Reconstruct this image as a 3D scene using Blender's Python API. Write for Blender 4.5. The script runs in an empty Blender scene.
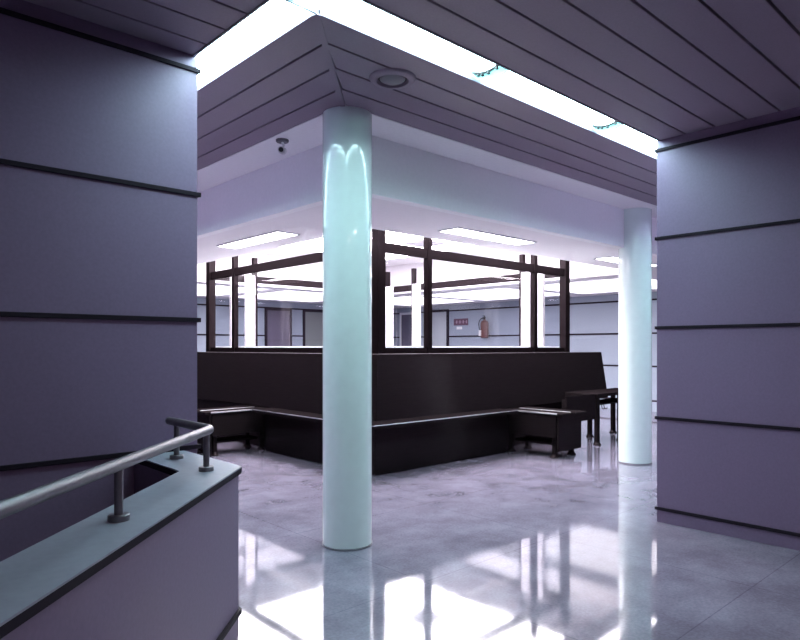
import bpy, bmesh, math, random
from mathutils import Vector, Matrix
random.seed(7)
S = bpy.context.scene
COL = S.collection

# ------------------------------------------------------------------ camera
# world X runs along the right-hand face of the lobby, world Y along the left-hand face
EYE = 1.5
cd = bpy.data.cameras.new('camera')
cam = bpy.data.objects.new('camera', cd)
COL.objects.link(cam)
cd.sensor_fit = 'HORIZONTAL'
cd.sensor_width = 36
cd.lens = 642 / 800 * 36
cd.shift_y = 27 / 800
cd.shift_x = 0.5 / 800
cd.clip_start = 0.05
cam.location = (0, 0, EYE)
cam.rotation_euler = (math.radians(90), 0, math.radians(-42.75))
S.camera = cam

# ------------------------------------------------------------------ world, exposure
w = bpy.data.worlds.new('world')
S.world = w
w.use_nodes = True
w.node_tree.nodes['Background'].inputs[0].default_value = (0.55, 0.65, 0.9, 1)
w.node_tree.nodes['Background'].inputs[1].default_value = 0.3
S.view_settings.view_transform = 'Standard'
S.view_settings.look = 'None'
S.view_settings.gamma = 1
S.view_settings.exposure = 0.0
S.view_settings.use_curve_mapping = False

STRIP_COL, STRIP_E = (0.62, 0.95, 1.0), 27.0
PANEL_COL, PANEL_E = (1.0, 0.93, 1.0), 21.0
SKY_COL, SKY_E = (1.0, 0.93, 0.98), 20.0

# ------------------------------------------------------------------ materials
def new_mat(name):
    m = bpy.data.materials.new(name)
    m.use_nodes = True
    return m, m.node_tree, m.node_tree.nodes['Principled BSDF']

def surf(name, col, rough=0.5, metal=0.0, spec=0.5, var=0.0, scale=20.0, stretch=(1, 1, 1), bump=0.0, coat=0.0, coat_r=0.1, detail=4):
    m, nt, b = new_mat(name)
    b.inputs['Base Color'].default_value = (*col, 1)
    b.inputs['Roughness'].default_value = rough
    b.inputs['Metallic'].default_value = metal
    b.inputs['Specular IOR Level'].default_value = spec
    b.inputs['Coat Weight'].default_value = coat
    b.inputs['Coat Roughness'].default_value = coat_r
    if var or bump:
        tc = nt.nodes.new('ShaderNodeTexCoord')
        mp = nt.nodes.new('ShaderNodeMapping')
        mp.inputs['Scale'].default_value = stretch
        n = nt.nodes.new('ShaderNodeTexNoise')
        n.inputs['Scale'].default_value = scale
        n.inputs['Detail'].default_value = detail
        nt.links.new(tc.outputs['Object'], mp.inputs['Vector'])
        nt.links.new(mp.outputs['Vector'], n.inputs['Vector'])
        if var:
            r = nt.nodes.new('ShaderNodeValToRGB')
            r.color_ramp.elements[0].position = 0.3
            r.color_ramp.elements[1].position = 0.7
            r.color_ramp.elements[0].color = (*[max(0, c * (1 - var)) for c in col], 1)
            r.color_ramp.elements[1].color = (*[min(1, c * (1 + var)) for c in col], 1)
            nt.links.new(n.outputs['Fac'], r.inputs['Fac'])
            nt.links.new(r.outputs['Color'], b.inputs['Base Color'])
        if bump:
            bp = nt.nodes.new('ShaderNodeBump')
            bp.inputs['Strength'].default_value = bump
            bp.inputs['Distance'].default_value = 0.01
            nt.links.new(n.outputs['Fac'], bp.inputs['Height'])
            nt.links.new(bp.outputs['Normal'], b.inputs['Normal'])
    return m

def emit(name, col, e):
    m, nt, b = new_mat(name)
    b.inputs['Base Color'].default_value = (0.8, 0.8, 0.8, 1)
    b.inputs['Emission Color'].default_value = (*col, 1)
    b.inputs['Emission Strength'].default_value = e
    return m

def glass_mat(name, tint=(0.985, 0.99, 1.0), refl=0.9):
    m, nt, b = new_mat(name)
    nt.nodes.remove(b)
    out = nt.nodes['Material Output']
    tr = nt.nodes.new('ShaderNodeBsdfTransparent')
    tr.inputs[0].default_value = (*tint, 1)
    gl = nt.nodes.new('ShaderNodeBsdfGlossy')
    gl.inputs['Roughness'].default_value = 0.02
    fr = nt.nodes.new('ShaderNodeFresnel')
    fr.inputs['IOR'].default_value = 1.45
    mu = nt.nodes.new('ShaderNodeMath'); mu.operation = 'MULTIPLY'
    mu.inputs[1].default_value = refl
    ge = nt.nodes.new('ShaderNodeNewGeometry')
    iv = nt.nodes.new('ShaderNodeMath'); iv.operation = 'SUBTRACT'; iv.inputs[0].default_value = 1
    nt.links.new(ge.outputs['Backfacing'], iv.inputs[1])
    m3 = nt.nodes.new('ShaderNodeMath'); m3.operation = 'MULTIPLY'
    mx = nt.nodes.new('ShaderNodeMixShader')
    nt.links.new(fr.outputs[0], mu.inputs[0])
    nt.links.new(mu.outputs[0], m3.inputs[0]); nt.links.new(iv.outputs[0], m3.inputs[1])
    nt.links.new(m3.outputs[0], mx.inputs[0])
    nt.links.new(tr.outputs[0], mx.inputs[1])
    nt.links.new(gl.outputs[0], mx.inputs[2])
    nt.links.new(mx.outputs[0], out.inputs['Surface'])
    return m

def dull_black(name, col, gl=0.012, rough=0.25):
    m, nt, b = new_mat(name)
    nt.nodes.remove(b)
    out = nt.nodes['Material Output']
    tc = nt.nodes.new('ShaderNodeTexCoord')
    mp = nt.nodes.new('ShaderNodeMapping'); mp.inputs['Scale'].default_value = (1, 1, 14)
    n = nt.nodes.new('ShaderNodeTexNoise'); n.inputs['Scale'].default_value = 6
    r = nt.nodes.new('ShaderNodeValToRGB')
    r.color_ramp.elements[0].color = (*[c * 0.7 for c in col], 1); r.color_ramp.elements[1].color = (*[c * 1.3 for c in col], 1)
    d = nt.nodes.new('ShaderNodeBsdfDiffuse')
    g = nt.nodes.new('ShaderNodeBsdfGlossy'); g.inputs['Roughness'].default_value = rough
    g.inputs['Color'].default_value = (1, 0.85, 0.95, 1)
    mx = nt.nodes.new('ShaderNodeMixShader'); mx.inputs[0].default_value = gl
    k = nt.links.new
    k(tc.outputs['Object'], mp.inputs['Vector']); k(mp.outputs['Vector'], n.inputs['Vector']); k(n.outputs['Fac'], r.inputs['Fac'])
    k(r.outputs['Color'], d.inputs['Color']); k(d.outputs[0], mx.inputs[1]); k(g.outputs[0], mx.inputs[2]); k(mx.outputs[0], out.inputs['Surface'])
    return m

def opal_mat():
    m, nt, b = new_mat('opal_plastic')
    out = nt.nodes['Material Output']
    b.inputs['Base Color'].default_value = (0.35, 0.50, 0.50, 1)
    b.inputs['Specular IOR Level'].default_value = 0.1
    tl = nt.nodes.new('ShaderNodeBsdfTranslucent'); tl.inputs[0].default_value = (0.8, 0.9, 0.9, 1)
    mx = nt.nodes.new('ShaderNodeMixShader'); mx.inputs[0].default_value = 0.015
    nt.links.new(b.outputs[0], mx.inputs[1]); nt.links.new(tl.outputs[0], mx.inputs[2])
    nt.links.new(mx.outputs[0], out.inputs['Surface'])
    return m

def floor_mat():
    m, nt, b = new_mat('polished_terrazzo')
    tc = nt.nodes.new('ShaderNodeTexCoord')
    n1 = nt.nodes.new('ShaderNodeTexNoise'); n1.inputs['Scale'].default_value = 2.2; n1.inputs['Detail'].default_value = 7; n1.inputs['Roughness'].default_value = 0.65
    n2 = nt.nodes.new('ShaderNodeTexNoise'); n2.inputs['Scale'].default_value = 55; n2.inputs['Detail'].default_value = 3
    nt.links.new(tc.outputs['Object'], n1.inputs['Vector'])
    nt.links.new(tc.outputs['Object'], n2.inputs['Vector'])
    r1 = nt.nodes.new('ShaderNodeValToRGB')
    r1.color_ramp.elements[0].position = 0.36; r1.color_ramp.elements[0].color = (0.160, 0.144, 0.192, 1)
    r1.color_ramp.elements[1].position = 0.66; r1.color_ramp.elements[1].color = (0.258, 0.238, 0.306, 1)
    nt.links.new(n1.outputs['Fac'], r1.inputs['Fac'])
    r2 = nt.nodes.new('ShaderNodeValToRGB')
    r2.color_ramp.elements[0].position = 0.35; r2.color_ramp.elements[0].color = (0.80, 0.80, 0.80, 1)
    r2.color_ramp.elements[1].position = 0.68; r2.color_ramp.elements[1].color = (1.0, 1.0, 1.0, 1)
    nt.links.new(n2.outputs['Fac'], r2.inputs['Fac'])
    mx = nt.nodes.new('ShaderNodeMix'); mx.data_type = 'RGBA'; mx.blend_type = 'MULTIPLY'
    mx.inputs[0].default_value = 1
    nt.links.new(r1.outputs['Color'], mx.inputs[6]); nt.links.new(r2.outputs['Color'], mx.inputs[7])
    # thin straight joints of the large floor slabs
    br = nt.nodes.new('ShaderNodeTexBrick')
    br.offset = 0
    br.inputs['Scale'].default_value = 1
    br.inputs['Brick Width'].default_value = 1.45
    br.inputs['Row Height'].default_value = 1.45
    br.inputs['Mortar Size'].default_value = 0.004
    br.inputs['Color1'].default_value = (1, 1, 1, 1); br.inputs['Color2'].default_value = (1, 1, 1, 1)
    br.inputs['Mortar'].default_value = (0.72, 0.7, 0.74, 1)
    nt.links.new(tc.outputs['Object'], br.inputs['Vector'])
    m2 = nt.nodes.new('ShaderNodeMix'); m2.data_type = 'RGBA'; m2.blend_type = 'MULTIPLY'; m2.inputs[0].default_value = 1
    nt.links.new(mx.outputs[2], m2.inputs[6]); nt.links.new(br.outputs['Color'], m2.inputs[7])
    nt.links.new(m2.outputs[2], b.inputs['Base Color'])
    b.inputs['IOR'].default_value = 1.6
    rr = nt.nodes.new('ShaderNodeMapRange')
    rr.inputs['From Min'].default_value = 0.3; rr.inputs['From Max'].default_value = 0.7
    rr.inputs['To Min'].default_value = 0.03; rr.inputs['To Max'].default_value = 0.08
    nt.links.new(n1.outputs['Fac'], rr.inputs['Value'])
    nt.links.new(rr.outputs['Result'], b.inputs['Roughness'])
    bp = nt.nodes.new('ShaderNodeBump'); bp.inputs['Strength'].default_value = 0.01; bp.inputs['Distance'].default_value = 0.005
    nt.links.new(n1.outputs['Fac'], bp.inputs['Height'])
    nt.links.new(bp.outputs['Normal'], b.inputs['Normal'])
    return m

M = dict(
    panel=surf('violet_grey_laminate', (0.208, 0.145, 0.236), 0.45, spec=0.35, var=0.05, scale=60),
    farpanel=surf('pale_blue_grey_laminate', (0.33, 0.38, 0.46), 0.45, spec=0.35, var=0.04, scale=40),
    trim=surf('dark_joint_strip', (0.022, 0.016, 0.024), 0.5, spec=0.05),
    slat=surf('violet_grey_ceiling_plank', (0.25, 0.20, 0.262), 0.5, spec=0.35, var=0.05, scale=90, stretch=(1, 1, 1)),
    gap=surf('plank_gap_shadow_lining', (0.02, 0.017, 0.022), 0.8),
    plaster=surf('white_plaster', (0.86, 0.85, 0.88), 0.7, spec=0.2, var=0.02, scale=30),
    plaster2=surf('white_ceiling_paint', (0.80, 0.77, 0.80), 0.8, spec=0.1, var=0.015, scale=30),
    white=surf('white_enamel', (0.85, 0.87, 0.88), 0.35),
    column=surf('glossy_white_paint', (0.74, 0.86, 0.84), 0.3, spec=0.5, var=0.02, scale=12, coat=1.0, coat_r=0.04),
    floor=floor_mat(),
    black=dull_black('dark_stained_wood', (0.0105, 0.008, 0.009), 0.008, 0.2),
    ledge=surf('lit_top_ledge_tone', (0.14, 0.12, 0.13), 0.4),  # paler tone painted for the skylit top of the dark wood
    jamb=surf('pale_grey_jamb_paint', (0.40, 0.38, 0.41), 0.5, spec=0.2),
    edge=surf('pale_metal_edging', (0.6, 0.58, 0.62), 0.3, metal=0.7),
    frame=dull_black('dark_brown_painted_metal', (0.0055, 0.0036, 0.0043), 0.005, 0.3),
    steel=surf('brushed_steel', (0.20, 0.18, 0.20), 0.42, metal=0.8, var=0.08, scale=40),
    cap=surf('pale_grey_cap_laminate', (0.28, 0.285, 0.35), 0.45, spec=0.3, var=0.05, scale=30),
    opal=opal_mat(),
    glass=glass_mat('clear_glass'),
    strip=emit('fluorescent_strip_diffuser', STRIP_COL, STRIP_E),
    lamp=emit('fluorescent_panel_diffuser', PANEL_COL, PANEL_E),
    fill_far=emit('added_far_fill_diffuser', PANEL_COL, 2.4),  # glow of the added panels that brighten the far corridors
    sky=emit('daylit_rooflight_diffuser', SKY_COL, SKY_E),
    clip=surf('black_plastic', (0.015, 0.015, 0.018), 0.5),
    red=surf('dull_red_enamel', (0.14, 0.055, 0.05), 0.4),
    sign=surf('maroon_sign_face', (0.13, 0.06, 0.10), 0.5),
    mark=surf('pale_sign_marks', (0.42, 0.30, 0.38), 0.5),
    paper=surf('white_paper', (0.8, 0.8, 0.8), 0.7),
    door_dark=surf('dark_violet_door_leaf', (0.10, 0.085, 0.13), 0.4),
    door_pale=surf('pale_grey_door_leaf', (0.48, 0.52, 0.56), 0.4),
    door_green=surf('grey_green_door_leaf', (0.17, 0.19, 0.19), 0.4),
    greymetal=surf('grey_painted_metal', (0.16, 0.15, 0.18), 0.45),
    device=surf('off_white_plastic', (0.66, 0.65, 0.68), 0.4),
)

# ------------------------------------------------------------------ mesh helpers
def box(bm, x0, x1, y0, y1, z0, z1, bev=0.0):
    t = bmesh.new()
    vs = [t.verts.new(p) for p in ((x0, y0, z0), (x1, y0, z0), (x1, y1, z0), (x0, y1, z0), (x0, y0, z1), (x1, y0, z1), (x1, y1, z1), (x0, y1, z1))]
    for f in ((0, 3, 2, 1), (4, 5, 6, 7), (0, 1, 5, 4), (1, 2, 6, 5), (2, 3, 7, 6), (3, 0, 4, 7)):
        t.faces.new([vs[i] for i in f])
    if bev:
        bmesh.ops.bevel(t, geom=list(t.edges), offset=bev, segments=2, affect='EDGES', profile=0.5)
    merge(bm, t)

def merge(bm, t):
    me = bpy.data.meshes.new('tmp')
    t.to_mesh(me); t.free()
    bm.from_mesh(me)
    bpy.data.meshes.remove(me)

def prism(bm, poly, z0, z1, bev=0.0):
    t = bmesh.new()
    a = [t.verts.new((x, y, z0)) for x, y in poly]
    b = [t.verts.new((x, y, z1)) for x, y in poly]
    n = len(poly)
    t.faces.new(a); t.faces.new(b)
    for i in range(n):
        t.faces.new((a[i], a[(i + 1) % n], b[(i + 1) % n], b[i]))
    bmesh.ops.recalc_face_normals(t, faces=t.faces)
    if bev:
        bmesh.ops.bevel(t, geom=list(t.edges), offset=bev, segments=2, affect='EDGES', profile=0.5)
    merge(bm, t)

def extrude_profile(bm, prof, axis, a, b, bev=0.0):
    """prof: (depth, height) pairs. axis 'x': runs a..b along X with depth on Y; axis 'y': depth on X."""
    t = bmesh.new()
    def P(d, h, s):
        return (s, d, h) if axis == 'x' else (d, s, h)
    A = [t.verts.new(P(d, h, a)) for d, h in prof]
    B = [t.verts.new(P(d, h, b)) for d, h in prof]
    n = len(prof)
    t.faces.new(A); t.faces.new(B)
    for i in range(n):
        t.faces.new((A[i], A[(i + 1) % n], B[(i + 1) % n], B[i]))
    bmesh.ops.recalc_face_normals(t, faces=t.faces)
    if bev:
        bmesh.ops.bevel(t, geom=list(t.edges), offset=bev, segments=2, affect='EDGES', profile=0.5)
    merge(bm, t)

def lathe(bm, prof, cx=0, cy=0, seg=48, M4=None):
    t = bmesh.new()
    rings = []
    for r, z in prof:
        if r < 1e-6:
            rings.append([t.verts.new((0, 0, z))])
        else:
            rings.append([t.verts.new((r * math.cos(2 * math.pi * i / seg), r * math.sin(2 * math.pi * i / seg), z)) for i in range(seg)])
    for a, b in zip(rings, rings[1:]):
        if len(a) == 1 and len(b) == 1:
            continue
        for i in range(seg):
            j = (i + 1) % seg
            if len(a) == 1:
                t.faces.new((a[0], b[j], b[i]))
            elif len(b) == 1:
                t.faces.new((a[i], a[j], b[0]))
            else:
                t.faces.new((a[i], a[j], b[j], b[i]))
    bmesh.ops.recalc_face_normals(t, faces=t.faces)
    if M4 is not None:
        t.transform(M4)
    t.transform(Matrix.Translation((cx, cy, 0)))
    merge(bm, t)

def tube(bm, pts, r, seg=16, caps=True):
    t = bmesh.new()
    pts = [Vector(p) for p in pts]
    rings = []
    up = Vector((0, 0, 1))
    for i, p in enumerate(pts):
        d = (pts[min(i + 1, len(pts) - 1)] - pts[max(i - 1, 0)]).normalized()
        ref = up if abs(d.z) < 0.95 else Vector((1, 0, 0))
        s = d.cross(ref).normalized(); q = s.cross(d).normalized()
        k = 1.0
        rings.append([t.verts.new(p + (s * math.cos(2 * math.pi * j / seg) + q * math.sin(2 * math.pi * j / seg)) * r * k) for j in range(seg)])
    for a, b in zip(rings, rings[1:]):
        for j in range(seg):
            t.faces.new((a[j], a[(j + 1) % seg], b[(j + 1) % seg], b[j]))
    if caps:
        t.faces.new(rings[0]); t.faces.new(rings[-1])
    bmesh.ops.recalc_face_normals(t, faces=t.faces)
    merge(bm, t)

def obj(name, bm, mat, parent=None, smooth=False):
    me = bpy.data.meshes.new(name)
    bmesh.ops.recalc_face_normals(bm, faces=bm.faces)
    bm.to_mesh(me); bm.free()
    me.materials.append(mat)
    if smooth:
        for p in me.polygons:
            p.use_smooth = True
        me.set_sharp_from_angle(angle=math.radians(40))
    o = bpy.data.objects.new(name, me)
    COL.objects.link(o)
    if parent is not None:
        o.parent = parent
    return o

def struct(name, bm, mat, parent=None, smooth=False):
    o = obj(name, bm, mat, parent, smooth)
    if parent is None:
        o['kind'] = 'structure'
    return o

def tag(o, label, cat, group=None):
    o['label'] = label; o['category'] = cat
    if group:
        o['group'] = group
    return o

def thing(name, label, cat, loc=(0, 0, 0), group=None):
    o = bpy.data.objects.new(name, None)
    COL.objects.link(o)
    o.location = loc
    o.empty_display_size = 0.1
    return tag(o, label, cat, group)

def B():
    return bmesh.new()

def local(bm, loc):
    bm.transform(Matrix.Translation((-loc[0], -loc[1], -loc[2])))
    return bm

def dup(root, loc, label, group=None):
    r = root.copy(); COL.objects.link(r); r.location = loc; r['label'] = label
    if group:
        r['group'] = group
    for ch in list(root.children):
        c = ch.copy(); COL.objects.link(c); c.parent = r
        for g in ch.children:
            d = g.copy(); COL.objects.link(d); d.parent = c
    return r

H = 3.27          # main ceiling
HS = 2.78         # lowered soffit
UW, VW = 14.4, 15.7
U0, V0 = -3.0, -3.0
# ------------------------------------------------------------------ floor (with the stair void cut out)
bm = B()
prism(bm, [(U0, V0), (UW, V0), (UW, VW), (U0, VW), (U0, 3.72), (1.42, 3.72), (1.42, 2.96), (1.1, 2.69), (U0 , -1.41)], -0.2, 0)
struct('floor', bm, M['floor'])
bm = B(); box(bm, U0, 1.42, -1.5, 3.72, -1.9, -1.8)
struct('floor_stairwell', bm, M['floor'])

# ------------------------------------------------------------------ walls
joints_near = [0.117, 0.893, 1.665, 2.43, 3.185]
def strips_x(nm, x0, x1, y, zs, out=-1, th=0.026, dep=0.014):
    for z in zs:
        bm = B(); box(bm, x0, x1, min(y, y + out * dep), max(y, y + out * dep), z - th / 2, z + th / 2, 0.002)
        struct(nm(), bm, M['trim'])
tcount = [0]
def tn():
    tcount[0] += 1
    return 'trim_%d' % tcount[0]
def strips_y(nm, y0, y1, x, zs, out=-1, th=0.026, dep=0.014):
    for z in zs:
        bm = B(); box(bm, min(x, x + out * dep), max(x, x + out * dep), y0, y1, z - th / 2, z + th / 2, 0.002)
        struct(nm(), bm, M['trim'])

bm = B(); box(bm, U0, 1.755, 3.72, VW, -1.9, H + 0.4)
struct('wall_left', bm, M['panel'])
strips_x(tn, U0, 1.775, 3.72, joints_near[1:])
strips_y(tn, 3.72, VW, 1.755, joints_near[1:], out=1)
bm = B(); box(bm, 5.37, UW, V0, 2.55, 0, H + 0.4)
struct('wall_right', bm, M['panel'])
strips_y(tn, V0, 2.565, 5.37, joints_near)
strips_x(tn, 5.37, UW, 2.55, joints_near, out=1)
bm = B(); box(bm, U0 - 0.2, 5.37, V0 - 0.2, V0, -1.9, H + 0.4); struct('wall_back', bm, M['panel'])
strips_x(tn, U0, 5.37, V0, joints_near, out=1)
bm = B(); box(bm, U0 - 0.2, U0, V0, 3.72, -1.9, H + 0.4); struct('wall_stair', bm, M['panel'])
far_j = [0.25, 1.05, 1.82, 2.60]
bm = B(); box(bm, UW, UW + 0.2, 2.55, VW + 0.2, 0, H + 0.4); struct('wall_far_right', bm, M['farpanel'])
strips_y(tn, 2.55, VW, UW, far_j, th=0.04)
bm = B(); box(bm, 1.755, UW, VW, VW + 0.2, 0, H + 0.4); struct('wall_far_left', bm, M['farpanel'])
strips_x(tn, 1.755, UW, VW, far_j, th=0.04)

# ------------------------------------------------------------------ planked ceiling with the light slot
P = 0.235
G = 0.015
def planks_x(name, x0, x1, ys, mitre=None):
    """planks that run along X between consecutive ys"""
    bm = B()
    for y0, y1 in zip(ys, ys[1:]):
        a, b = min(y0, y1), max(y0, y1)
        if mitre:
            m0 = mitre(a); m1 = mitre(b)
            prism(bm, [(m0 + G, a + G / 2), (x1, a + G / 2), (x1, b - G / 2), (m1 + G, b - G / 2)], H, H + 0.03, 0.003)
        else:
            box(bm, x0, x1, a + G / 2, b - G / 2, H, H + 0.03, 0.003)
    return bm
ys = [2.54 - P * i for i in range(24)]
bm = planks_x('c', U0, 5.37, ys)
ceil = struct('ceiling_outer', bm, M['slat'])
struct('plank_backing', (lambda b: (box(b, U0, 5.37, ys[-1], 2.526, H + 0.03, H + 0.05), b)[1])(B()), M['gap'], ceil)
ysl = [2.54, 2.80, 3.055, 3.29, 3.525, 3.72]
bm = planks_x('c', U0, 1.73, ysl)
cl = struct('ceiling_left', bm, M['slat'])
struct('plank_backing', (lambda b: (box(b, U0, 1.726, 2.554, 3.72, H + 0.03, H + 0.05), b)[1])(B()), M['gap'], cl)
# inner band, mitred at the corner
us = [1.985, 2.22, 2.455, 2.69, 2.89]
vs_ = [2.80, 3.035, 3.27, 3.505, 3.73]
bmr = B(); bml = B()
for i in range(4):
    a, b = vs_[i], vs_[i + 1]; ua, ub = us[i], us[i + 1]
    prism(bmr, [(ua + 0.012, a + (0 if i == 0 else G / 2)), (UW, a + (0 if i == 0 else G / 2)), (UW, b - G / 2), (ub + 0.012, b - G / 2)], H, H + 0.03, 0.003)
    prism(bml, [(ua + (0 if i == 0 else G / 2), a + 0.012), (ua + (0 if i == 0 else G / 2), VW), (ub - G / 2, VW), (ub - G / 2, b + 0.012)], H, H + 0.03, 0.003)
cr = struct('ceiling_band_right', bmr, M['slat'])
cle = struct('ceiling_band_left', bml, M['slat'])
bm = B(); box(bm, 1.999, UW, 2.814, 3.73, H + 0.03, H + 0.05); struct('plank_backing', bm, M['gap'], cr)
bm = B(); box(bm, 1.999, 2.89, 3.731, VW, H + 0.03, H + 0.05); struct('plank_backing', bm, M['gap'], cle)
bm = B()
prism(bm, [(1.987, 2.80), (2.012, 2.80), (2.905, 3.73), (2.905, 3.757), (2.872, 3.757), (1.987, 2.827)], H - 0.003, H + 0.029)
struct(tn(), bm, M['slat'])
# plaster margin, bulkhead and soffit round the rooflight well
bm = B()
prism(bm, [(2.89, 3.73), (UW, 3.73), (UW, 4.1), (3.31, 4.1), (3.31, VW), (2.89, VW)], H, H + 0.05)
struct('ceiling_margin', bm, M['plaster'])
bm = B()
prism(bm, [(3.31, 4.1), (UW, 4.1), (UW, 4.2), (3.41, 4.2), (3.41, VW), (3.31, VW)], HS, H)
struct('wall_bulkhead', bm, M['plaster'])
WU0, WU1, WV0, WV1 = 4.45, 10.5, 5.3, 11.9
bm = B()
box(bm, 3.41, UW, 4.2, WV0, HS, HS + 0.06)
box(bm, 3.41, WU0, WV0, VW, HS, HS + 0.06)
box(bm, WU1, UW, WV0, VW, HS, HS + 0.06)
box(bm, WU0, WU1, WV1, VW, HS, HS + 0.06)
struct('ceiling_soffit', bm, M['plaster2'])
bm = B()
for a in ((WU0 - 0.05, WU1 + 0.05, WV0 - 0.05, WV0), (WU0 - 0.05, WU1 + 0.05, WV1, WV1 + 0.05), (WU0 - 0.05, WU0, WV0, WV1), (WU1, WU1 + 0.05, WV0, WV1)):
    box(bm, *a, HS + 0.06, 3.5)
struct('wall_rooflight_well', bm, M['plaster2'])
RU0, RU1, RV0, RV1 = 4.7, 9.5, 5.55, 10.75
bm = B(); box(bm, WU0, WU1, WV0, WV1, 3.47, 3.5); struct('ceiling_well', bm, M['plaster2'])
bm = B(); box(bm, RU0, RU1, RV0, RV1, 3.455, 3.47)
win = struct('window_1', bm, M['sky'])
bm = B()
for a in ((RU0 - .04, RU1 + .04, RV0 - .04, RV0), (RU0 - .04, RU1 + .04, RV1, RV1 + .04), (RU0 - .04, RU0, RV0, RV1), (RU1, RU1 + .04, RV0, RV1)):
    box(bm, *a, 3.44, 3.47)
struct('rooflight_frame', bm, M['white'], win)

# light slot housing (white recess)
REC = 0.062
bm = B()
box(bm, 1.728, UW, 2.54, 2.80, H + REC + 0.03, H + REC + 0.05)
box(bm, 1.728, UW, 2.528, 2.54, H, H + REC + 0.05)
box(bm, 1.985, UW, 2.80, 2.812, H + 0.03, H + REC + 0.05)
box(bm, 1.728, 1.74, 2.54, VW, H, H + REC + 0.05)
box(bm, 1.985, 1.997, 2.812, VW, H + 0.03, H + REC + 0.05)
box(bm, 1.728, 1.997, 2.80, VW, H + REC + 0.03, H + REC + 0.05)
struct('trim_light_slot', bm, M['white'])
bm = B(); box(bm, 1.74, 1.985, 2.795, 2.806, H - 0.002, H + 0.05)
struct(tn(), bm, M['greymetal'])
bm = B(); box(bm, 1.722, 5.37, 2.522, 2.536, H - 0.006, H + 0.02); struct(tn(), bm, M['greymetal'])
bm = B(); box(bm, 1.722, 1.736, 2.5361, 3.72, H - 0.006, H + 0.02); struct(tn(), bm, M['greymetal'])

# ------------------------------------------------------------------ fluorescent luminaires of the slot
def strip_light(along, loc, label, group):
    L = 1.5; W = 0.25 if along == 'x' else 0.235; WD = 0.20
    t = thing('strip_light', label, 'light', loc, group)
    def R(b, end=True):
        if along == 'y' and end:
            b.transform(Matrix.Translation((L, 0, 0)))
        if along == 'y':
            b.transform(Matrix.Rotation(math.radians(90), 4, 'Z'))
        return b
    bm = B(); box(bm, 0.012, L - 0.012, -WD / 2, WD / 2, 0, 0.02)
    obj('diffuser', R(bm, False), M['strip'], t)
    # curved white end reflector hanging at the joint, with its black wire clips
    t2 = B()
    n = 14
    prof = []
    for i in range(n + 1):
        s = -1 + 2 * i / n
        prof.append((s * W / 2 * 0.99, -0.038 - 0.030 * (1 - s * s)))
    top = [(p[0], p[1] + 0.03) for p in prof]
    bmr_ = bmesh.new()
    rows = []
    for k, (xo, dz) in enumerate(((-0.015, 0.022), (0.012, 0.004), (0.06, 0.0), (0.10, 0.012))):
        rows.append([bmr_.verts.new((xo + 0.02, y, z + dz)) for y, z in prof])
    for a, b in zip(rows, rows[1:]):
        for i in range(n):
            bmr_.faces.new((a[i], a[i + 1], b[i + 1], b[i]))
    geo = bmesh.ops.solidify(bmr_, geom=list(bmr_.faces), thickness=0.004)
    merge(t2, bmr_)
    obj('end_reflector', R(t2), M['opal'], t, True)
    c = B()
    tube(c, [(0.012, y, z + 0.022) for y, z in prof], 0.009, 8)
    for s in (-0.92, -0.6, -0.05, 0.35, 0.62):
        y = s * W / 2; z = -0.038 - 0.030 * (1 - s * s)
        box(c, 0.005, 0.028, y - 0.008, y + 0.008, z + 0.002, z + 0.034, 0.003)
    obj('wire_clip', R(c), M['clip'], t)
    return t
ZL = H + REC
GS = 'fluorescent lights along the ceiling slot'
sl = None
spec = [(1.73, 'bright fluorescent strip light just right of the slot corner, nearest the round grille'),
        (3.23, 'fluorescent strip light between the two curved white end reflectors of the ceiling slot'),
        (4.73, 'last visible fluorescent strip light, running behind the right panelled wall'),
        (6.23, 'added fluorescent strip light hidden behind the right panelled wall'),  # from here on out of sight, added to raise the brightness
        (7.73, 'added unseen fluorescent strip light further along behind the right panelled wall'),
        (9.23, 'added unseen fluorescent strip light towards the far end behind the right wall')]
for x, lab in spec:
    if sl is None:
        sl = strip_light('x', (x, 2.67, ZL), lab, GS)
    else:
        dup(sl, (x, 2.67, ZL), lab)
s2 = strip_light('y', (1.862, 2.78, ZL), 'fluorescent strip light of the short slot running to the left wall', GS)
for y, lab in ((4.30, 'added unseen fluorescent strip light of the left slot, just behind the left wall end'),  # the three left ones are unseen, added for more light
               (5.82, 'added unseen fluorescent strip light of the left slot, further behind the left wall'),
               (7.34, 'added unseen fluorescent strip light of the left slot, towards the far left wall')):
    dup(s2, (1.862, y, ZL), lab)

# ------------------------------------------------------------------ recessed fluorescent panels in the soffit
def soffit_light(along, loc, label, group, L=1.42, W=0.30, mat='lamp'):
    t = thing('recessed_ceiling_light', label, 'light', loc, group)
    a = (0, L, -W / 2, W / 2) if along == 'x' else (-W / 2, W / 2, 0, L)
    bm = B(); f = 0.018
    x0, x1, y0, y1 = a
    box(bm, x0, x1, y0, y0 + f, -0.012, 0); box(bm, x0, x1, y1 - f, y1, -0.012, 0)
    box(bm, x0, x0 + f, y0 + f, y1 - f, -0.012, 0); box(bm, x1 - f, x1, y0 + f, y1 - f, -0.012, 0)
    obj('frame', bm, M['white'], t)
    bm = B(); box(bm, x0 + f, x1 - f, y0 + f, y1 - f, -0.008, 0)
    obj('diffuser', bm, M[mat], t)
    return t
GP = 'recessed fluorescent lights in the white soffit'
a = soffit_light('x', (5.1, 4.75, HS), 'recessed ceiling light in the soffit right of the front column', GP)
for x, y, lab in ((8.35, 4.75, 'recessed ceiling light in the soffit just left of the rear column'),
                  (11.6, 4.75, 'added recessed ceiling light far along the right soffit behind the rear column')):  # the farther one is added for brightness, behind the right wall
    dup(a, (x, y, HS), lab)
b_ = soffit_light('y', (3.95, 6.1, HS), 'recessed ceiling light in the soffit left of the front column', GP)
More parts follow.
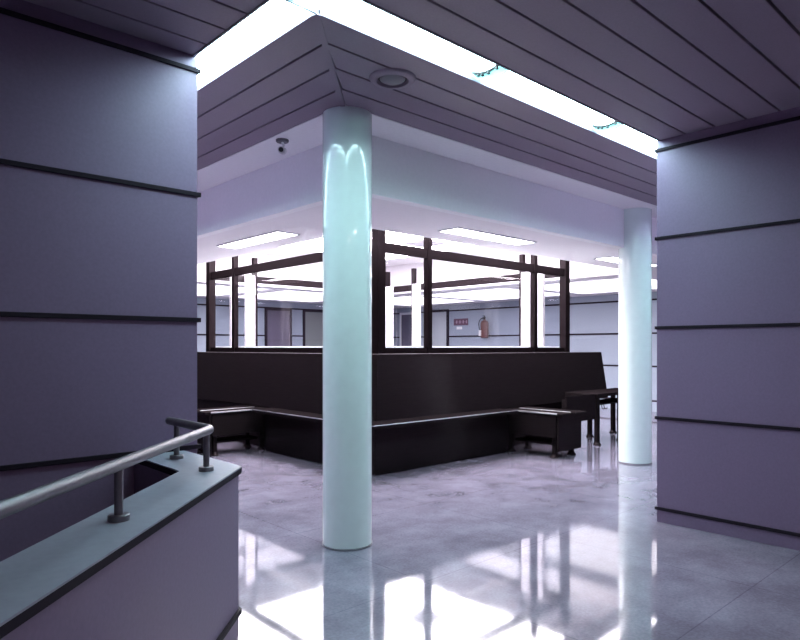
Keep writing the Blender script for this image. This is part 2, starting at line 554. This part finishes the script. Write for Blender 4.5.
for x, y, lab in ((3.95, 9.4, 'added unseen recessed ceiling light far along the left soffit'),):  # hidden by the left wall, added for brightness
    dup(b_, (x, y, HS), lab)
GF = 'added broad fill panels over the far corridors'  # panels added to whiten the far soffit and lift the far walls
p_ = soffit_light('y', (12.35, 5.6, HS), 'added broad fill panel over the far right corridor, nearest the rear column', GF, 2.7, 2.6, 'fill_far')
dup(p_, (12.35, 8.6, HS), 'added broad fill panel over the far right corridor near the fire extinguisher')
dup(p_, (12.35, 11.6, HS), 'added broad fill panel in the far corner beyond the glazed screen')
for x, lab in ((9.2, 'added broad fill panel over the grey green door of the far left wall'), (6.2, 'added broad fill panel over the middle of the far left corridor'), (3.2 + .55, 'added broad fill panel over the far left corridor near the left wall')):
    dup(p_, (x, 12.3, HS), lab)

GB = 'added fill lights in the planked ceiling behind the viewer'  # out of view, added as soft fill for the near walls
for k_, (x, y) in enumerate(((-0.4, -1.4), (2.2, -1.4))):
    dup(a, (x, y, H), ('added fill light in the planked ceiling above the stair parapet, behind the viewer', 'added fill light in the planked ceiling near the right wall, behind the viewer')[k_], GB)
# ------------------------------------------------------------------ columns
def column(x, y, r, label):
    bm = B()
    lathe(bm, [(r, 0.0), (r, H)], 0, 0, 64)
    o = obj('column_shaft', bm, M['column'], None, True)
    t = thing('round_column', label, 'column', (x, y, 0), 'round white columns')
    o.parent = t
    bm = B(); lathe(bm, [(r + 0.006, 0.0), (r + 0.006, 0.012), (r + 0.0005, 0.016)], 0, 0, 64)
    o = obj('base_ring', bm, M['greymetal'], t, True)
    return t
column(3.035, 3.87, 0.187, 'glossy white round column in the foreground, in front of the glazed corner')
ZC = 8.35
column(0.3668 * ZC * 0.7343 + ZC * 0.6788, -0.3668 * ZC * 0.6788 + ZC * 0.7343, 0.205, 'white round column further back, beside the right panelled wall')

# ------------------------------------------------------------------ round grille and camera on the ceiling
t = thing('round_ceiling_grille', 'round grey vent ring set into the planked ceiling above the front column', 'vent', (2.835, 3.135, H))
bm = B(); lathe(bm, [(0.098, -0.004), (0.105, -0.022), (0.135, -0.020), (0.152, -0.006), (0.155, 0.0), (0.098, 0.0)], seg=48)
lathe(bm, [(0.098, -0.004), (0.098, 0.001)], seg=48)
obj('ring', bm, M['slat'], t, True)
bm = B(); lathe(bm, [(0.0, -0.003), (0.098, -0.003)], seg=48); obj('dark_opening', bm, M['gap'], t)
bm = B(); lathe(bm, [(0.0, -0.030), (0.055, -0.026), (0.082, -0.012), (0.084, -0.006), (0.0, -0.006)], seg=48); obj('disc', bm, M['greymetal'], t, True)

t = thing('ceiling_camera', 'small pale security camera hanging from the plaster ceiling left of the front column', 'camera', (2.99, 4.71, H))
bm = B(); lathe(bm, [(0, -0.02), (0.05, -0.02), (0.055, -0.014), (0.055, 0)], seg=24); obj('mounting_plate', bm, M['greymetal'], t, True)
bm = B(); tube(bm, [(0.0, 0, -0.02), (0.012, -0.005, -0.05), (0.0, 0, -0.075)], 0.012, 10); obj('bracket', bm, M['device'], t, True)
bm = B(); R4 = Matrix.Translation((0, 0, -0.09)) @ Matrix.Rotation(math.radians(-42.75), 4, 'Z') @ Matrix.Rotation(math.radians(100), 4, 'X')
lathe(bm, [(0, -0.05), (0.028, -0.05), (0.032, -0.04), (0.032, 0.05), (0.028, 0.056), (0.0, 0.056)], seg=24, M4=R4); obj('housing', bm, M['device'], t, True)
bm = B(); lathe(bm, [(0, 0.056), (0.02, 0.057), (0.02, 0.068), (0, 0.068)], seg=20, M4=R4); obj('lens', bm, M['clip'], t, True)

t = tag(obj('ceiling_panel', (lambda b: (box(b, -0.3, 0.3, -0.3, 0.3, -0.02, 0.02, 0.005), b)[1])(B()), M['greymetal']), 'grey square panel hanging under the bright rooflight behind the glazed screen', 'panel')
t.location = (8.2, 8.22, 3.38)
# ------------------------------------------------------------------ glazed screen
GU0, GU1, GV0, GV1 = 5.24, 9.38, 6.05, 10.57
SILL = 1.41
t = thing('glazed_screen', 'dark framed glass screen standing on a dark base in the middle of the lobby', 'glass screen', (GU0, GV0, 0))
def L(b): return local(b, (GU0, GV0, 0))
PT = 3.15
bay = 0.87
posts = [(GU0, GV0, .062), (GU1, GV0, .062), (GU0, GV1, .062), (GU1, GV1, .062)]
for y in (GV0, GV1):
    posts += [(GU0 + bay, y, .042), (GU1 - bay, y, .042)]
for x in (GU0, GU1):
    posts += [(x, GV0 + bay, .042), (x, GV1 - bay, .042)]
for x, y, h in posts:
    bm = B(); box(bm, x - h, x + h, y - h, y + h, SILL, PT, 0.004)
    obj('post', L(bm), M['frame'], t)
zr0, zr1 = 2.685, 2.81
def segs(a, b):
    return [(a + .062, a + bay - .042), (a + bay + .042, b - bay - .042), (b - bay + .042, b - .062)]
for y in (GV0, GV1):
    for x0, x1 in segs(GU0, GU1):
        bm = B(); box(bm, x0, x1, y - .03, y + .03, zr0, zr1, 0.003); obj('top_rail', L(bm), M['frame'], t)
        bm = B(); box(bm, x0, x1, y - .03, y + .03, SILL + .0, SILL + .08, 0.003); obj('bottom_rail', L(bm), M['frame'], t)
        bm = B(); box(bm, x0, x1, y - .004, y + .004, SILL + .08, zr0); obj('glass_pane', L(bm), M['glass'], t)
for x in (GU0, GU1):
    for y0, y1 in segs(GV0, GV1):
        bm = B(); box(bm, x - .03, x + .03, y0, y1, zr0, zr1, 0.003); obj('top_rail', L(bm), M['frame'], t)
        bm = B(); box(bm, x - .03, x + .03, y0, y1, SILL + .0, SILL + .08, 0.003); obj('bottom_rail', L(bm), M['frame'], t)
        bm = B(); box(bm, x - .004, x + .004, y0, y1, SILL + .08, zr0); obj('glass_pane', L(bm), M['glass'], t)
bm = B()
for a in ((GU0 - .06, GU1 + .06, GV0 - .06, GV0 + .06), (GU0 - .06, GU1 + .06, GV1 - .06, GV1 + .06), (GU0 - .06, GU0 + .06, GV0 + .06, GV1 - .06), (GU1 - .06, GU1 + .06, GV0 + .06, GV1 - .06)):
    box(bm, *a, 0, SILL, 0)
obj('base_panel', L(bm), M['black'], t)
bm = B()
for a in ((GU0 + .061, GU1 - .061, GV0 + .061, GV0 + .075), (GU0 + .061, GU1 - .061, GV1 - .075, GV1 - .061), (GU0 + .061, GU0 + .075, GV0 + .075, GV1 - .075), (GU1 - .075, GU1 - .061, GV0 + .075, GV1 - .075)):
    box(bm, *a, 0.02, SILL)
obj('bounce_lining', L(bm), M['white'], t)  # unseen white lining, added to bounce daylight up to the soffit
bm = B()
for a in ((GU0 + .062, GU1 - .062, GV0 + .062, GV0 + .22), (GU0 + .062, GU1 - .062, GV1 - .22, GV1 - .062), (GU0 + .062, GU0 + .22, GV0 + .22, GV1 - .22), (GU1 - .22, GU1 - .062, GV0 + .22, GV1 - .22)):
    box(bm, *a, SILL + .06, SILL + .10, 0.003)
obj('inner_ledge', L(bm), M['white'], t)

bm = B(); box(bm, GU0 + .08, GU1 - .08, GV0 + .08, GV1 - .08, 0, 0.02); struct('floor_bounce_slab', bm, M['white'])  # unseen white slab, added to throw daylight back onto the soffit
for nm_, a_ in (('v', (6.70, 6.875)), ('v', (6.42, 6.56)), ('v', (9.46, 9.655)), ('v', (10.30, 10.50)), ('u', (5.88, 6.065)), ('u', (5.58, 5.72)), ('u', (8.27, 8.465))):
    bm = B()
    if nm_ == 'v':
        box(bm, GU1 - .10, GU1 - .035, a_[0], a_[1], SILL + .101, zr1, 0.003)
    else:
        box(bm, a_[0], a_[1], GV1 - .10, GV1 - .035, SILL + .101, zr1, 0.003)
    o = obj('inner_jamb', L(bm), M['jamb'], t); o['label'] = 'white inner jamb'
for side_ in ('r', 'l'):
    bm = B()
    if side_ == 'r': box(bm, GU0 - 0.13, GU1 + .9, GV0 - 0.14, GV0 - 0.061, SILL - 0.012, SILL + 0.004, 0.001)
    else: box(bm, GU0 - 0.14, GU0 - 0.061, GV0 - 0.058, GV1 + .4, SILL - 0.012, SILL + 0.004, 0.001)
    o = obj('lit_top_ledge', L(bm), M['ledge'], t); o['label'] = 'thin ledge, toned paler for the lit backrest top'  # lighter colour stands in for light on the backrest top
# ------------------------------------------------------------------ benches
# helper frame: s runs along the face from the corner, d is the distance out from the glazed face
def mapper(side):
    if side == 'r':
        return lambda s, d: (GU0 + s, GV0 - d)
    return lambda s, d: (GU0 - d, GV0 + s)
def sbox(bm, side, s0, s1, d0, d1, z0, z1, bev=0.004):
    f = mapper(side); a = f(s0, d0); b = f(s1, d1)
    box(bm, min(a[0], b[0]), max(a[0], b[0]), min(a[1], b[1]), max(a[1], b[1]), z0, z1, bev)
def sprof(bm, side, prof, s0, s1, bev=0.0):
    f = mapper(side)
    if side == 'r':
        extrude_profile(bm, [(GV0 - d, z) for d, z in prof], 'x', GU0 + s0, GU0 + s1, bev)
    else:
        extrude_profile(bm, [(GU0 - d, z) for d, z in prof], 'y', GV0 + s0, GV0 + s1, bev)
def foot(bm, x, y):
    lathe(bm, [(0, 0), (0.062, 0), (0.064, 0.012), (0.05, 0.026), (0.034, 0.05), (0.0, 0.05)], x, y, 20)

def mitred_back(bm, side, s1, dt, db, zt, zb, th):
    """leaning board whose corner end is cut on the diagonal; outer face db at bottom, dt at top"""
    t_ = bmesh.new(); f = mapper(side)
    def P(s, d, z):
        x, y = f(s, d); return t_.verts.new((x, y, z))
    g = 0.0015
    A = [P(-dt + g, dt, zt), P(-db + g, db, zb), P(-(db - th) + g, db - th, zb), P(-(dt - th) + g, dt - th, zt)]
    C = [P(s1, dt, zt), P(s1, db, zb), P(s1, db - th, zb), P(s1, dt - th, zt)]
    t_.faces.new(A); t_.faces.new(C)
    for i in range(4):
        t_.faces.new((A[i], A[(i + 1) % 4], C[(i + 1) % 4], C[i]))
    bmesh.ops.recalc_face_normals(t_, faces=t_.faces)
    merge(bm, t_)
def mitred_slab(bm, side, s1, d0, d1, z0, z1):
    f = mapper(side); g = 0.0015
    prism(bm, [f(-d0 + g, d0), f(-d1 + g, d1), f(s1, d1), f(s1, d0)], z0, z1, 0.004)

def wall_bench(side, label, L1, Lback):
    t = thing('wall_bench', label, 'bench', (*mapper(side)(0.5, 0.3), 0), 'long dark benches against the glazed screen')
    lo = t.location
    def fin(b): return local(b, lo)
    bm = B(); mitred_slab(bm, side, L1, 0.27, 0.60, 0.575, 0.62); obj('seat', fin(bm), M['black'], t)
    bm = B(); mitred_back(bm, side, Lback, 0.14, 0.27, 1.41, 0.62, 0.045); obj('backrest', fin(bm), M['black'], t)
    bm = B(); mitred_slab(bm, side, L1, 0.061, 0.38, 0.0, 0.573); obj('plinth', fin(bm), M['black'], t)
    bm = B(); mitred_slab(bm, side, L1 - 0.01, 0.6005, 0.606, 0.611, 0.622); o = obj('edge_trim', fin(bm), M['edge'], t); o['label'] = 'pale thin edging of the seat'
    if side == 'l':
        bm = B(); sbox(bm, side, L1 + .002, Lback, 0.061, 0.22, 0.0, 0.60, 0.003); obj('plinth', fin(bm), M['black'], t)
    return t
wall_bench('r', 'long dark bench with leaning back under the right windows of the glazed screen', 2.05, 5.08)
wall_bench('l', 'long dark bench with leaning back under the left windows, half behind the column', 2.05, 4.95)

def cross_bench(side, label):
    t = thing('cross_bench', label, 'bench', (*mapper(side)(2.38, 0.8), 0), 'short dark benches set at right angles to the screen')
    lo = t.location
    def fin(b): return local(b, lo)
    for k, (a, b) in enumerate(((2.10, 2.38), (2.43, 2.70))):
        bm = B(); sbox(bm, side, a, b, 0.30, 1.28, 0.575, 0.612, 0.004); obj('seat_slat', fin(bm), M['black'], t)
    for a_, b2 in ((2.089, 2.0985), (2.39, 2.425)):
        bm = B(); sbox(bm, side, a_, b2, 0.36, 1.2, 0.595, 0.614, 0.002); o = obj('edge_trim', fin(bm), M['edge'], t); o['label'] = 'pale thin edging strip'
    bm = B()
    sbox(bm, side, 2.14, 2.66, 0.34, 0.40, 0.50, 0.573); sbox(bm, side, 2.14, 2.66, 1.10, 1.16, 0.50, 0.573)
    sbox(bm, side, 2.60, 2.64, 0.401, 1.099, 0.30, 0.573)
    obj('underframe', fin(bm), M['black'], t)
    bm = B(); sbox(bm, side, 2.12, 2.68, 1.18, 1.21, 0.10, 0.573, 0.003); obj('end_panel', fin(bm), M['black'], t)
    bm = B(); sbox(bm, side, 2.115, 2.14, 0.401, 1.17, 0.28, 0.573, 0.003); obj('side_panel', fin(bm), M['black'], t)
    for d in (0.37, 1.10):
        for s in (2.2, 2.60):
            bm = B(); sbox(bm, side, s - 0.03, s + 0.03, d - 0.03, d + 0.03, 0.04, 0.498, 0.004)
            x, y = mapper(side)(s, d); foot(bm, x, y)
            obj('leg', fin(bm), M['black'], t)
    bm = B(); sbox(bm, side, 2.235, 2.565, 0.405, 1.06, 0.16, 0.19, 0.003); obj('lower_shelf', fin(bm), M['black'], t)
    return t
cross_bench('r', 'short dark backless bench jutting out from the screen near the rear column')
cross_bench('l', 'short dark backless bench jutting out on the left, beside the left panelled wall')

def end_bench():
    t = thing('tall_bench', 'tall dark bench with coat hooks at the right end of screen, beside rear column', 'bench', (9.2, 5.4, 0))
    def fin(b): return local(b, t.location)
    bm = B(); box(bm, 8.85, 10.45, 5.13, 5.70, 0.735, 0.785, 0.005); obj('seat', fin(bm), M['black'], t)
    bm = B(); box(bm, 8.05, 8.84, 5.16, 5.19, 0.40, 0.785, 0.003); obj('front_apron', fin(bm), M['black'], t)
    bm = B(); box(bm, 8.86, 10.4, 5.20, 5.60, 0.60, 0.625, 0.003); obj('lower_shelf', fin(bm), M['black'], t)
    for x, y in ((8.10, 5.222), (8.90, 5.17), (9.60, 5.17), (10.38, 5.17), (9.62, 5.72), (10.38, 5.72)):
        bm = B(); box(bm, x - 0.032, x + 0.032, y - 0.032, y + 0.032, 0.04, 0.733, 0.004); foot(bm, x, y)
        obj('leg', fin(bm), M['black'], t)
    for x in (9.10, 9.17):
        bm = B(); tube(bm, [(x, 5.21, 0.60), (x, 5.20, 0.555), (x, 5.18, 0.535), (x, 5.155, 0.545), (x, 5.15, 0.565)], 0.008, 8)
        obj('coat_hook', fin(bm), M['clip'], t, True)
    return t
end_bench()

# ------------------------------------------------------------------ stair parapet and handrail
d1 = 1 / math.sqrt(2)
P0 = (1.652, 3.02)
far = (U0, P0[1] - (P0[0] - U0))
I0 = (1.373, 3.10)
farI = (U0, I0[1] - (I0[0] - U0))
par = B()
th_ = 0.03
def off(p, a, b): return (p[0] + a, p[1] + b)
prism(par, [far, P0, (P0[0], 3.72), (I0[0], 3.72), I0, farI], -0.2, 0.845)
pw = struct('wall_stair_parapet', par, M['panel'])
bm = B()
o_ = 0.012
prism(bm, [(far[0], far[1] - 2 * o_), (P0[0] + o_, P0[1] - o_), (P0[0] + o_, 3.72), (I0[0] - 0.002, 3.72), (I0[0] - 0.002, I0[1] + .002), (farI[0], farI[1] + 0.004)], 0.873, 0.88)
struct('parapet_cap', bm, M['cap'], pw)
bm = B()
prism(bm, [(far[0], far[1] - 2 * o_), (P0[0] + o_, P0[1] - o_), (P0[0] + o_, 3.72), (I0[0] - 0.004, 3.72), (I0[0] - 0.004, I0[1] + .002), (farI[0], farI[1] + 0.006)], 0.845, 0.873)
struct('cap_edge', bm, M['trim'], pw)
bm = B()
prism(bm, [(far[0], far[1] - 2 * o_), (P0[0] + o_, P0[1] - o_), (P0[0] + o_, 3.72), (P0[0] - .01, 3.72), P0 if False else (P0[0] - .01, P0[1]), (far[0], far[1] + 0.0)], 0.118, 0.142)
struct('base_strip', bm, M['trim'], pw)

t = thing('handrail', 'brushed steel tube handrail on the parapet of the stairwell', 'handrail', (1.461, 3.03, 0.88))
def HL(b): return local(b, t.location)
hr = 0.0225; hz = 1.082
C0 = Vector((1.512, 3.05, hz))
pts = [Vector((-2.95, 3.05 - 4.462, hz))]
for k in range(9):
    a = k / 8
    p1 = C0 + Vector((-0.03, -0.03, 0)); p2 = C0 + Vector((0, 0.035, 0))
    q = (1 - a) ** 2 * p1 + 2 * a * (1 - a) * C0 + a * a * p2
    pts.append(q)
pts.append(Vector((1.512, 3.56, hz)))
bm = B(); tube(bm, pts, hr, 24); lathe(bm, [(hr, 0), (hr * .9, .006), (hr * .6, .012), (0, .014)], seg=24, M4=Matrix.Translation((1.512, 3.5595, hz)) @ Matrix.Rotation(math.radians(-90), 4, 'X')); obj('rail_tube', HL(bm), M['steel'], t, True)
s = 0
plist = [(1.474, 3.022), (1.512, 3.46)] + [(1.474 - 0.652 * k, 3.022 - 0.652 * k) for k in (1, 2, 3, 4, 5, 6)]
for x, y in plist:
    bm = B(); tube(bm, [(x, y, 0.88), (x, y, hz - 0.01)], 0.0155, 18)
    p = obj('rail_post', HL(bm), M['steel'], t, True)
    bm = B(); lathe(bm, [(0, 0.88), (0.037, 0.88), (0.037, 0.899), (0.034, 0.902), (0.016, 0.902)], x, y, 28)
    obj('post_flange', HL(bm), M['steel'], p, True)

# ------------------------------------------------------------------ doors on the far walls
def door_y(n, y0, y1, h, mat, frame, handle=True):
    bm = B(); box(bm, UW - 0.03, UW, y0, y1, 0, h); d = struct('door_%d' % n, bm, mat)
    bm = B(); f = 0.07
    box(bm, UW - 0.05, UW, y0 - f, y0, 0, h + f); box(bm, UW - 0.05, UW, y1, y1 + f, 0, h + f); box(bm, UW - 0.05, UW, y0, y1, h, h + f)
    struct('door_frame', bm, frame, d)
    bm = B(); tube(bm, [(UW - 0.03, y0 + .08, 1.15), (UW - 0.08, y0 + .08, 1.15), (UW - 0.08, y0 + .2, 1.15)], 0.012, 8); struct('door_handle', bm, M['steel'], d)
def door_x(n, x0, x1, h, mat, frame):
    bm = B(); box(bm, x0, x1, VW - 0.03, VW, 0, h); d = struct('door_%d' % n, bm, mat)
    bm = B(); f = 0.06
    box(bm, x0 - f, x0, VW - 0.05, VW, 0, h + f); box(bm, x1, x1 + f, VW - 0.05, VW, 0, h + f); box(bm, x0, x1, VW - 0.05, VW, h, h + f)
    struct('door_frame', bm, frame, d)
    bm = B(); tube(bm, [(x0 + .08, VW - 0.03, 1.15), (x0 + .08, VW - 0.08, 1.15), (x0 + .2, VW - 0.08, 1.15)], 0.012, 8); struct('door_handle', bm, M['steel'], d)
door_y(1, 14.62, 15.45, 2.55, M['door_dark'], M['white'])
door_y(2, 13.42, 14.2, 2.58, M['door_pale'], M['trim'])
door_x(3, 9.45, 10.2, 2.53, M['door_dark'], M['trim'])
door_x(4, 10.72, 11.6, 2.53, M['door_green'], M['trim'])

# ------------------------------------------------------------------ wall sign and extinguisher
t = thing('wall_sign', 'small maroon sign on the far right wall beside the pale door', 'sign', (UW, 12.85, 2.25))
bm = B(); box(bm, -0.02, 0, -0.27, 0.29, -0.10, 0.10, 0.003); obj('sign_board', bm, M['sign'], t)
bm = B()
box(bm, -0.023, -0.02, -0.22, 0.24, -0.004, 0.004)
for k in range(4):
    y = 0.20 - k * 0.13
    box(bm, -0.023, -0.02, y - 0.05, y - 0.015, -0.045, 0.045)
obj('faded_marks', bm, M['mark'], t)
t = tag(obj('paper_notice', (lambda b: (box(b, -0.006, 0, -0.11, 0.11, -0.04, 0.04), b)[1])(B()), M['paper']), 'small white paper notice under the maroon wall sign', 'notice')
t.location = (UW, 12.93, 2.07)

ey = 11.85
t = thing('fire_extinguisher', 'dull red fire extinguisher hung on the far right wall', 'fire extinguisher', (UW - 0.13, ey, 1.76))
bm = B(); lathe(bm, [(0, 0), (0.10, 0.0), (0.115, 0.02), (0.115, 0.42), (0.10, 0.47), (0.05, 0.505), (0.035, 0.51), (0.035, 0.53), (0, 0.53)], seg=28); obj('cylinder', bm, M['red'], t, True)
bm = B(); lathe(bm, [(0, 0.53), (0.03, 0.53), (0.03, 0.57), (0, 0.57)], seg=16); box(bm, -0.015, 0.015, -0.04, 0.07, 0.57, 0.595, 0.003); box(bm, -0.015, 0.015, -0.02, 0.06, 0.62, 0.64, 0.003); box(bm, -0.01, 0.01, -0.02, 0.0, 0.59, 0.63); obj('valve_handle', bm, M['clip'], t)
bm = B(); tube(bm, [(0, 0.03, 0.55), (0, 0.12, 0.56), (0, 0.19, 0.5), (0, 0.22, 0.4), (0, 0.2, 0.28), (0, 0.15, 0.2), (-.02, 0.125, 0.13)], 0.013, 10); obj('hose', bm, M['clip'], t, True)
bm = B(); box(bm, -0.13, -0.10, 0.03, 0.11, 0.06, 0.22, 0.004); obj('white_label', bm, M['paper'], t)
bm = B(); box(bm, 0.1, 0.13, -0.03, 0.03, 0.2, 0.5, 0.003); obj('wall_bracket', bm, M['clip'], t)
